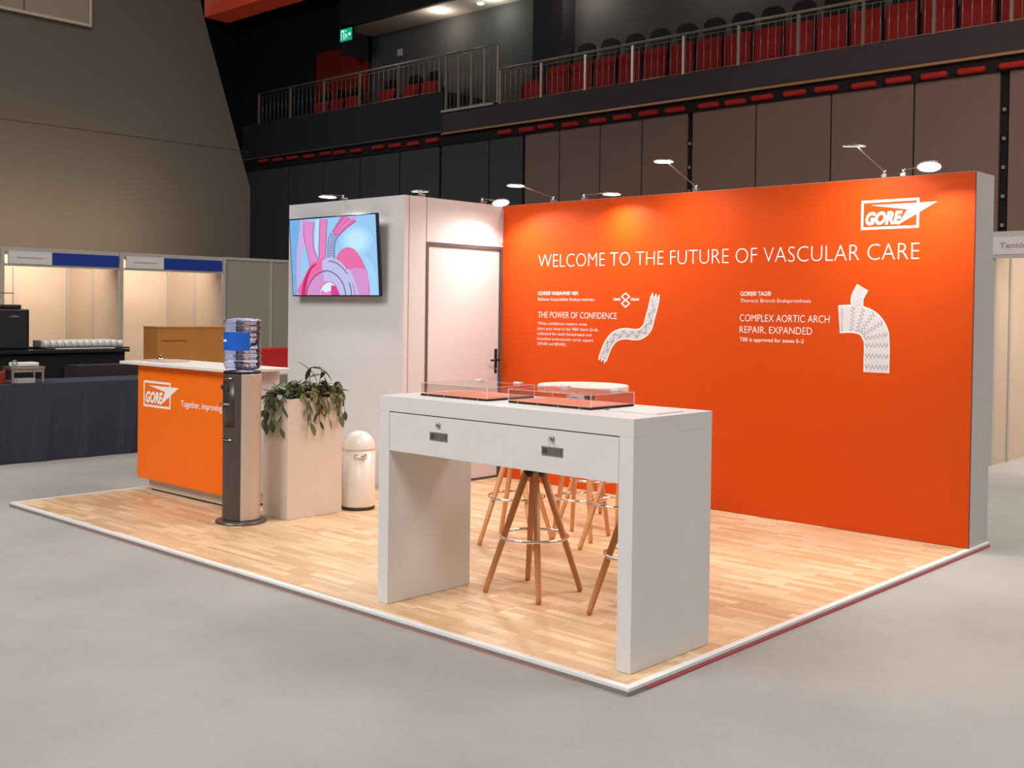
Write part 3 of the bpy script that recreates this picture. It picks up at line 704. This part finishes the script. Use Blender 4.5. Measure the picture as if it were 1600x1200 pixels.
scs([(490, 800), (560, 790), (650, 835), (735, 945), (768, 1080), (690, 1080), (640, 970), (560, 915), (500, 900)], 12)
rib([(265, 1080), (300, 960), (390, 840), (530, 775), (650, 825), (738, 935), (772, 1080)], 5, 7)
scs([(430, 1080), (468, 980), (560, 920), (640, 965), (692, 1080)], 13)
rib([(430, 1080), (470, 975), (560, 915), (645, 960), (695, 1075)], 6, 6)
scr([(590, 955), (650, 965), (690, 1080), (590, 1080)], 15)
scr([(440, 1080), (470, 1010), (520, 1050), (590, 1020), (590, 1080)], 4)
rib([(815, 920), (835, 1000), (845, 1080)], 5, 7); rib([(850, 930), (875, 1000), (885, 1080)], 5, 6)
poly_y('tv_picture', L_, 2.4544, TM, tv, step=.00001)
tv.location = (-5.111, 2.50, 2.0)
tv.rotation_euler = (math.radians(4.2), 0, 0)
area('screen_glow', (-5.111, 2.40, 2.0), (-5.111, 0, 1.9), 1.1, 3, (.85, .85, 1), size_y=.6)

# ------------------------------------------------------------------ orange reception counter
rcn = thing('reception_counter', 'orange reception counter with white top on the left of the platform', 'counter', (-5.2, 1.25, 0))
box('counter_body', -5.84, -4.50, 1.045, 1.47, .10, 1.045, WHITE, rcn, bevel=.002)
box('orange_front', -5.866, -4.48, 1.02, 1.045, .104, 1.043, ORANGE2, rcn, bevel=.002)
box('plinth', -5.79, -4.52, 1.085, 1.45, .0155, .10, mat('plinth_white', (206, 196, 186), .5), rcn)
box('shadow_gap', -5.77, -4.53, 1.10, 1.43, .0016, .0155, DARKLINE, rcn)
box('worktop', -6.08, -4.40, .965, 1.50, 1.046, 1.070, mat('worktop_white', (232, 226, 216), .35), rcn, bevel=.004)
gore_logo(-5.771, .920, .428, .215, 1.0188, PRINT, rcn)
text('Together, improving life', -5.185, -4.50 + .13 - .13, .742, .790, 1.0188, PRINT, rcn, offset=.012)
tb = box('paper_stand', -6.02, -5.62, 1.12, 1.36, 1.071, 1.079, mat('paper_tan', (190, 172, 148), .6), bevel=.002, label='flat tan folder lying on the left end of the reception counter', cat='folder')
lathe('desk_bell', [(.028, 0), (.028, .008), (.022, .02), (.01, .03), (.004, .034), (.004, .04), (0, .041)], (-5.86, 1.22, 1.080), CHROME, seg=20, label='small chrome bell on the folder on the counter', cat='bell')
box('card_reader', -4.72, -4.60, 1.25, 1.36, 1.071, 1.115, BLACK, bevel=.006, label='small black device at the right end of the reception counter', cat='device')

# ------------------------------------------------------------------ water cooler and bottle
cx, cy = -4.085, .855
wc = thing('water_cooler', 'floor-standing water cooler with charcoal front and silver side', 'water cooler', (cx, cy, 0))
sharpen(lathe('base_disc', [(.178, .0015), (.182, .008), (.176, .018), (.13, .024), (0, .024)], (cx, cy, 0), mat('base_dark', (84, 76, 72), .3), wc))
R = .134
sharpen(lathe('silver_shell', [(R - .01, .022), (R, .03), (R, 1.06), (R - .006, 1.068)], (cx, cy, 0), GREYSILVER, wc, seg=48, a0=math.radians(-36), a1=math.radians(214)))
sharpen(lathe('charcoal_front', [(R - .012, .022), (R - .002, .03), (R - .002, 1.06), (R - .008, 1.068)], (cx, cy, 0), CHARCOAL, wc, seg=24, a0=math.radians(214), a1=math.radians(324)))
sharpen(lathe('top_collar', [(R - .002, 1.066), (R - .002, 1.080), (R - .03, 1.086), (.05, 1.086)], (cx, cy, 0), BLACK, wc))
for z in (1.045, .655): torus_ = None
for z, nm in ((1.035, 'chrome_strip'), (.60, 'chrome_strip')):
    P3 = [(cx + (R + .004) * math.cos(math.radians(a)), cy + (R + .004) * math.sin(math.radians(a)), z) for a in range(236, 306, 10)]
    tube(nm, P3, .006, CHROME, wc, seg=6)
tap = lathe('dispensing_recess', [(R - .001, .69), (R + .001, .69), (R + .001, 1.01), (R - .001, 1.01)], (cx, cy, 0), mat('recess_dark', (62, 54, 53), .3), wc, seg=12, a0=math.radians(238), a1=math.radians(302))
lathe('drip_tray', [(0, 0), (.06, 0), (.064, .008), (.055, .012), (0, .012)], (cx - .02, cy - R + .012, .845), STEEL, wc, seg=24, sy=.6)
for dx in (-.045, .01): box('tap_lever', cx + dx, cx + dx + .022, cy - R - .016, cy - R + .004, .955, .985, CHARCOAL, wc, bevel=.004)
bo = thing('water_bottle', 'large clear lilac-blue water bottle upturned on the cooler', 'bottle', (cx, cy, 1.086))
GLASS = mat('bottle_plastic', (196, 206, 250), .06, trans=1, ior=1.33)
prof = [(.05, .0)]
zz = 0.0
for z, r in ((.012, .118), (.035, .130), (.06, .132), (.075, .121), (.09, .131), (.105, .132), (.118, .121), (.13, .131), (.15, .128), (.20, .122), (.25, .128), (.265, .132), (.28, .121), (.295, .131), (.31, .132), (.325, .122), (.34, .130), (.355, .128), (.368, .112), (.374, .09), (.372, .0)):
    prof.append((r, z))
lathe('bottle_body', prof, (cx, cy, 1.087), GLASS, bo, seg=48)
LB = mat('label_blue', (22, 98, 206), .45)
lab = lathe('bottle_label', [(.135, .145), (.135, .275)], (cx, cy, 1.087), LB, bo, seg=20, a0=math.radians(-112), a1=math.radians(-12))
lw = lathe('label_mark', [(.1362, .205), (.1362, .222)], (cx, cy, 1.087), PRINT, lab, seg=4, a0=math.radians(-109), a1=math.radians(-88))
lab2 = lathe('small_label', [(.1335, .028), (.1335, .065)], (cx, cy, 1.087), mat('label_pale', (176, 190, 216), .5), bo, seg=6, a0=math.radians(-105), a1=math.radians(-60))

# ------------------------------------------------------------------ planter with drooping plant
px0, px1, py0, py1, pz = -4.20, -3.896, 1.119, 1.613, .875
pl = thing('planter', 'tall white rectangular planter beside the water cooler', 'planter', ((px0 + px1) / 2, (py0 + py1) / 2, 0))
V = []; F = []
b = .02
outer = bv(px0, px1, py0, py1, .0016, pz)
V = bv(px0, px1, py0, py1, .0016, pz) + [(px0 + b, py0 + b, pz), (px1 - b, py0 + b, pz), (px1 - b, py1 - b, pz), (px0 + b, py1 - b, pz), (px0 + b, py0 + b, pz - .06), (px1 - b, py0 + b, pz - .06), (px1 - b, py1 - b, pz - .06), (px0 + b, py1 - b, pz - .06)]
F = [BF[0]] + BF[2:] + [(4, 5, 9, 8), (5, 6, 10, 9), (6, 7, 11, 10), (7, 4, 8, 11), (8, 9, 13, 12), (9, 10, 14, 13), (10, 11, 15, 14), (11, 8, 12, 15)]
mesh('planter_body', V, F, PLANTER, pl)
mesh('soil', [(px0 + b, py0 + b, pz - .045), (px1 - b, py0 + b, pz - .045), (px1 - b, py1 - b, pz - .045), (px0 + b, py1 - b, pz - .045)], [(0, 1, 2, 3)], mat('soil', (40, 30, 24), .95), pl)
pt = thing('trailing_plant', 'leafy green plant drooping over the edges of the white planter', 'plant', ((px0 + px1) / 2, (py0 + py1) / 2, pz - .045))
leafm = []
for k in range(4):
    V = []; F = []; n_ = 6
    for i in range(n_ + 1):
        t_ = i / n_; wd = .40 * math.sin(math.pi * min(1, t_ * .96 + .03)) ** .8; zc = -.18 * t_ * t_
        V += [(t_, -wd * .5, zc + .05 * wd), (t_, 0, zc - .03), (t_, wd * .5, zc + .05 * wd)]
    for i in range(n_):
        a = i * 3; F += [(a, a + 1, a + 4, a + 3), (a + 1, a + 2, a + 5, a + 4)]
    me = bpy.data.meshes.new('leaf'); me.from_pydata(V, [], F); me.materials.append(LEAF[k])
    me.polygons.foreach_set('use_smooth', [True] * len(me.polygons)); leafm.append(me)
rr = random.Random(11)
nleaf = 0; EV = []; EF = []; EI = []
def leaf(p, d, size, k, roll=0):
    global nleaf
    d = Vector(d).normalized(); q = d.to_track_quat('X', 'Z')
    if nleaf >= 290:
        from mathutils import Quaternion
        M = Matrix.Translation(Vector(p)) @ (Quaternion(d, roll) @ q).to_matrix().to_4x4() @ Matrix.Scale(size, 4)
        n0 = len(EV); EV.extend(tuple(M @ v.co) for v in leafm[k].vertices); EF.extend(tuple(i + n0 for i in f.vertices) for f in leafm[k].polygons); EI.extend([k] * len(leafm[k].polygons)); return
    o = bpy.data.objects.new('leaf', leafm[k]); o.location = Vector(p) - pt.location
    o.rotation_mode = 'QUATERNION'; from mathutils import Quaternion
    o.rotation_quaternion = Quaternion(d, roll) @ q; o.scale = (size, size * rr.uniform(.8, 1.15), size)
    COL.objects.link(o); o.parent = pt; nleaf += 1
def stem(base, tip_dir, length, rise, droop, nl, size, kk=None):
    P3 = []; d = Vector(tip_dir).normalized()
    for i in range(9):
        t_ = i / 8
        P3.append(Vector(base) + d * length * (t_ ** .9) + Vector((0, 0, rise * math.sin(math.pi * min(1, t_ * .75 + .0)) - droop * t_ ** 2.4)))
    tube('stem', [tuple(p) for p in P3], [.0035 - .0002 * i for i in range(9)], mat('stem_green', (70, 74, 44), .6), pt, seg=5)
    for i in range(nl):
        t_ = .22 + .78 * i / max(1, nl - 1); j = min(7, int(t_ * 8)); f_ = t_ * 8 - j
        p = P3[j].lerp(P3[min(8, j + 1)], f_); tg = (P3[min(8, j + 1)] - P3[j]).normalized()
        side = tg.cross(Vector((0, 0, 1))); side = side.normalized() if side.length > .01 else Vector((1, 0, 0))
        sd = 1 if i % 2 else -1
        dd_ = tg * .6 + side * sd * rr.uniform(.3, .9) + Vector((0, 0, rr.uniform(-.9, .15)))
        leaf(p, dd_, size * rr.uniform(.75, 1.2), kk if kk is not None else rr.choice([0, 0, 1, 2, 2]), rr.uniform(-.6, .6))
zt = pz - .04
for i in range(9):    # over the right face
    by_ = py0 + .15 + .32 * i / 8
    stem((px1 - .06, by_, zt), (1, rr.uniform(-.2, .2), .25), rr.uniform(.085, .11), rr.uniform(.09, .12), rr.uniform(.16, .25), 7, .082, rr.choice([3, 3, 2, 0]))
for i in range(5):    # over the front left corner
    stem((px0 + .05 + .045 * i, py0 + .06, zt), (-.2 + .1 * i, -1, .2), rr.uniform(.09, .11), rr.uniform(.08, .12), rr.uniform(.18, .29), 7, .09, rr.choice([2, 2, 0]))
stem((px1 - .10, py1 - .16, zt), (.1, .6, .9), .11, .20, .05, 6, .10, 2)
stem((px1 - .07, py1 - .08, zt), (.5, 1, .2), .13, .20, .24, 8, .085, 2)
stem((px0 + .2, py0 + .26, zt), (-.2, .3, 1.2), .15, .17, .03, 6, .10, 2)
for i in range(52):   # mound
    bx_, by_ = rr.uniform(px0 + .04, px1 - .04), rr.uniform(py0 + .04, py1 - .04); a = rr.uniform(0, 6.28)
    stem((bx_, by_, zt), (math.cos(a), math.sin(a), .3), rr.uniform(.03, .08), rr.uniform(.09, .145), rr.uniform(.0, .05), 10, .064, rr.choice([0, 0, 1, 1, 2, 3]))
mesh('foliage', EV, EF, LEAF, pt, smooth=True, midx=EI, kind='stuff')

# ------------------------------------------------------------------ domed bin
bx, by, br_ = -3.925, 1.80, .127
bn = thing('waste_bin', 'white dome-topped waste bin beside the planter', 'bin', (bx, by, 0))
lathe('base_ring', [(br_ * .98, .0016), (br_ * 1.01, .006), (br_ * 1.01, .022), (br_ * .98, .024)], (bx, by, 0), mat('bin_base', (60, 42, 36), .5), bn)
BINW = mat('bin_white', (232, 220, 208), .3)
lathe('bin_body', [(br_ * .985, .024), (br_, .03), (br_, .455)], (bx, by, 0), BINW, bn)
dome = [(br_ + .001, .457)] + [(br_ * math.cos(a), .475 + .125 * math.sin(a)) for a in [i * math.pi / 24 for i in range(12)]] + [(0, .60)]
lathe('dome_lid', dome, (bx, by, 0), mat('bin_lid_white', (240, 234, 226), .25), bn)
ph = []
for a in (-52, -40, -28): ph.append((bx + (br_ + .004) * math.cos(math.radians(a)), by + (br_ + .004) * math.sin(math.radians(a))))
for i, a in enumerate((-50, -18)):
    q = math.radians(a); c_ = (bx + (br_ + .004) * math.cos(q), by + (br_ + .004) * math.sin(q))
    box('handle_bracket', c_[0] - .010, c_[0] + .010, c_[1] - .010, c_[1] + .010, .395, .435, CHROME, bn, bevel=.003)
tube('bin_handle', [(bx + (br_ + .016) * math.cos(math.radians(a)), by + (br_ + .016) * math.sin(math.radians(a)), .415) for a in range(-50, -12, 6)], .007, CHROME, bn, seg=8)

# ------------------------------------------------------------------ tall white demo table
dt = thing('demo_table', 'tall white demonstration table with two lockable handles in front', 'table', (-.93, .45, 0))
tx0, tx1, ty0, ty1, th = -1.749, -.102, .1467, .7548, 1.0888
box('side_leg', tx0, tx0 + .078, ty0, ty1, .0016, th - .079, WHITE, dt, bevel=.0012)
box('side_leg', tx1 - .076, tx1, ty0, ty1, .0016, th - .079, WHITE, dt, bevel=.0012)
box('tabletop', tx0, tx1, ty0, ty1, th - .0788, th, WHITE, dt, bevel=.0012)
box('drawer_case', tx0 + .08, tx1 - .078, ty0 + .02, ty1 - .10, .815, th - .08, WHITE, dt)
df = box('drawer_front', tx0 + .081, tx1 - .079, ty0 + .001, ty0 + .02, .806, th - .084, WHITE, dt, bevel=.001)
boxes('shadow_gap', [(tx0 + .079, tx1 - .077, ty0 + .006, ty0 + .016, th - .084, th - .0795)], DARKLINE, dt)
for hx, hz in ((-1.2975, .909), (-.554, .908)):
    h_ = box('handle_plate', hx - .063, hx + .063, ty0 - .003, ty0 + .003, hz - .020, hz + .020, STEEL, df, bevel=.001, label='steel flush handle')
    lc_ = lathe('lock', [(.0, 0), (.011, 0), (.012, .004), (.012, .01)], (0, 0, 0), STEEL, df, seg=16)
    lc_.rotation_euler = (-math.pi / 2, 0, 0); lc_.location = Vector((hx, ty0 - .005, .967)) - wloc(df)
    boxes('handle_recess', [(hx - .054, hx - .030, ty0 - .0042, ty0 - .003, hz - .013, hz + .012)], mat('recess_black', (70, 66, 62), .4), dt)
    boxes('handle_slider', [(hx - .026, hx + .055, ty0 - .006, ty0 - .003, hz - .012, hz + .014)], mat('slider_grey', (140, 134, 126), .35, .7), dt)
box('lock_key', -.556, -.552, ty0 - .030, ty0 - .004, .955, .975, CHROME, df)
# acrylic display cases
TOPC = mat('case_sheet', (250, 150, 122), .5)
def case(x0, x1, y0, y1, label):
    t = thing('display_case', label, 'display case', ((x0 + x1) / 2, (y0 + y1) / 2, th))
    box('base_tray', x0, x1, y0, y1, th + .0005, th + .010, BLACK, t, bevel=.001)
    box('base_sheet', x0 + .004, x1 - .004, y0 + .004, y1 - .004, th + .010, th + .0125, TOPC, t)
    z0, z1 = th + .013, th + .066; w_ = .003
    box('acrylic_side', x0, x1, y0, y0 + w_, z0, z1, ACRYL, t); box('acrylic_side', x0, x1, y1 - w_, y1, z0, z1, ACRYL, t)
    box('acrylic_side', x0, x0 + w_, y0 + w_, y1 - w_, z0, z1, ACRYL, t); box('acrylic_side', x1 - w_, x1, y0 + w_, y1 - w_, z0, z1, ACRYL, t)
    box('acrylic_lid', x0, x1, y0, y1, z1, z1 + .003, ACRYL, t)
    ED = mat('polished_edge', (236, 216, 206), .2)
    for a, c_ in ((x0, y0), (x1, y0), (x1, y1), (x0, y1)):
        box('corner_edge', a - .0015, a + .0015, c_ - .0015, c_ + .0015, z0, z1 + .003, ED, t)
    boxes('lid_edge', [(x0, x1, y0 - .001, y0, z1 + .001, z1 + .003), (x1, x1 + .001, y0, y1, z1 + .001, z1 + .003), (x0, x1, y1, y1 + .001, z1 + .001, z1 + .003), (x0 - .001, x0, y0, y1, z1 + .001, z1 + .003)], ED, t)
    for i in range(4):
        a = x0 + (x1 - x0) * (.12 + .25 * i)
        s_ = lathe('stud', [(0, 0), (.004, 0), (.004, .002)], (0, 0, 0), STEEL, t, seg=8);
        s_.rotation_euler = (-math.pi / 2, 0, 0); s_.location = Vector((a, y0 - .001, th + .005)) - t.location
    for a in (x0 + .10, x1 - .10): box('hinge_block', a - .022, a + .022, y1 - .03, y1 - .002, z1 + .003, z1 + .012, WHITE, t, bevel=.002)
case(-1.600, -1.115, .300, .652, 'left clear acrylic display case with salmon base on the tall table')
case(-.998, -.482, .330, .662, 'right clear acrylic display case with salmon base on the tall table')
nbk = box('booklet', -.42, -.155, .385, .60, th + .0005, th + .007, mat('booklet_white', (232, 228, 224), .4), bevel=.001, label='thin white booklet on the right end of the tall table', cat='booklet')
box('card_holder', -.93, -.85, .69, .74, th + .0005, th + .024, mat('holder_white', (226, 222, 218), .4), bevel=.002, label='small white card box behind the right display case', cat='box')
box('pen', -.455, -.425, .40, .47, th + .0005, th + .006, STEEL, bevel=.001, label='small steel clip beside the booklet', cat='clip')

# ------------------------------------------------------------------ round bar table
def leg_set(t, rt_, rb_, zt_, rot, thick, n=4, zb=.004):
    for i in range(n):
        a = rot + i * 2 * math.pi / n; c_, s_ = math.cos(a), math.sin(a)
        tube('leg', [(rb_ * c_, rb_ * s_, zb), (rb_ * c_ * 1.0 - (rb_ - rt_) * c_ * .03, rb_ * s_ - (rb_ - rt_) * s_ * .03, .03), (rt_ * c_, rt_ * s_, zt_)], [thick * .42, thick * .46, thick * .6], WOOD, t, seg=8)
rtb = thing('bar_table', 'round white bar table among the wooden stools', 'table', (0, 0, 0))
sharpen(lathe('tabletop', [(0, 1.0), (.298, 1.0), (.31, 1.004), (.31, 1.038), (.306, 1.042), (0, 1.042)], (0, 0, 0), mat('round_top_white', (222, 214, 205), .35), rtb, seg=56))
leg_set(rtb, .055, .20, 1.0, math.radians(58), .032)
torus('foot_ring', (0, 0, .275), .178, .0085, CHROME, rtb)
lathe('leg_hub', [(0, .93), (.08, .93), (.08, 1.0), (0, 1.0)], (0, 0, 0), BLACK, rtb, seg=20)
rtb.location = (-2.045, 2.205, 0)
# ------------------------------------------------------------------ stools
def make_stool():
    t = thing('bar_stool', '', 'stool', (0, 0, 0), 'wooden-legged stools under and behind the tall table')
    leg_set(t, .045, .262, .66, 0, .034)
    torus('foot_ring', (0, 0, .31), .187, .0085, CHROME, t)
    lathe('swivel_hub', [(0, .63), (.03, .63), (.055, .645), (.06, .665), (.03, .675), (.028, .70), (0, .70)], (0, 0, 0), BLACK, t, seg=20)
    st_ = lathe('seat', [(0, .70), (.10, .70), (.155, .715), (.185, .745), (.19, .775), (.183, .772), (.15, .735), (0, .725)], (0, 0, 0), mat('seat_white', (228, 224, 220), .35), t, seg=36)
    for i in range(4):
        a = i * math.pi / 2
        o = lathe('leg_bolt', [(0, 0), (.008, 0), (.008, .006), (0, .006)], (0, 0, 0), BLACK, t, seg=8); o.location = (.07 * math.cos(a), .07 * math.sin(a), .62); o.rotation_euler = (0, math.pi / 2, a)
    return t
st0 = make_stool()
stools = [((-1.308, .883), 48, 'wooden stool directly under the tall table, nearest the middle of the opening'),
          ((-2.236, 1.758), 66, 'wooden stool farthest left, behind the middle stool'),
          ((-1.608, 2.07), 42.7, 'wooden stool beside the right edge of the opening, partly cut off by the tall table'),
          ((-.62, .93), 45, 'nearest wooden stool, mostly hidden by the right leg of the tall table'),
          ((-2.36, 2.76), 30, 'rearmost wooden stool behind the round table, close to the orange wall')]
for i, ((a, b_), rz, lb) in enumerate(stools):
    s = st0 if i == 0 else copy_tree(st0)
    s.location = (a, b_, 0); s.rotation_euler = (0, 0, math.radians(rz)); s['label'] = lb

# ------------------------------------------------------------------ arm spotlights
LIT = emis('lamp_disc_lit', (255, 250, 240), 9)
def lamp(clamp, head, label, tilt=(0, 0), power=9, facing=None, r=.078):
    t = thing('arm_spotlight', label, 'lamp', clamp, 'arm spotlights clamped to the top of the stand')
    c_ = Vector(clamp); h_ = Vector(head)
    box('clamp', c_.x - .02, c_.x + .02, c_.y - .015, c_.y + .045, c_.z + .0008, c_.z + .025, STEEL, t, bevel=.004)
    lathe('joint', [(0, 0), (.012, 0), (.014, .012), (.012, .026), (0, .028)], (c_.x, c_.y, c_.z + .025), CHROME, t, seg=12)
    nrm = Vector(facing if facing else (0, -.03, -1)).normalized()
    tube('arm', [tuple(c_ + Vector((0, 0, .045))), tuple(h_ - nrm * .012)], .0045, STEEL, t, seg=6)
    hd_ = lathe('lamp_head', [(.0, .012), (r * .5, .011), (r, .004), (r + .004, -.002), (r, -.004), (0, -.004)], (0, 0, 0), STEEL, t, seg=28, origin=(0, 0, 0))
    hd_.rotation_euler = (-nrm).to_track_quat('Z', 'Y').to_euler(); hd_.location = h_ - c_
    e_ = lathe('lamp_disc', [(0, -.0055), (r * .92, -.0055), (r * .92, -.0042)], (0, 0, 0), LIT, t, seg=28, origin=(0, 0, 0))
    e_.rotation_euler = hd_.rotation_euler; e_.location = h_ - c_
    a_ = area('spot_light', tuple(h_ + nrm * .012), tuple(h_ + nrm), r * 1.7, power, (1, .97, .91), shape='DISK', spread=2.6)
    return t
lamp((-3.698, 3.79, 2.5), (-3.698, 3.30, 2.605), 'lamp over the left end of the orange wall')
lamp((-3.347, 3.79, 2.5), (-2.868, 3.56, 2.505), 'lamp swung to the right above the word TO')
lamp((-2.206, 3.79, 2.5), (-2.206, 3.344, 2.695), 'raised lamp above the middle of the orange wall')
lamp((-.652, 3.79, 2.5), (-.652, 3.313, 2.667), 'thin raised lamp above the logo on the orange wall', facing=(-.1, .13, -1), power=12)
lamp((-.515, 3.79, 2.5), (-.244, 3.56, 2.525), 'brightest lamp near the right end of the orange wall', facing=(.12, -.32, -1), power=9)
lamp((-5.134, 2.58, 2.5), (-4.94, 2.263, 2.497), 'lamp over the television on the white cabin')
lamp((-4.31, 2.76, 2.5), (-4.40, 2.90 - .06, 2.56), 'unlit-looking thin lamp at the corner of the white cabin', facing=(-.10, .12, -1), power=3)
lamp((-4.31, 3.52, 2.5), (-4.05, 3.49, 2.495), 'bright lamp right above the cabin door', facing=(.30, -.15, -1), power=11)
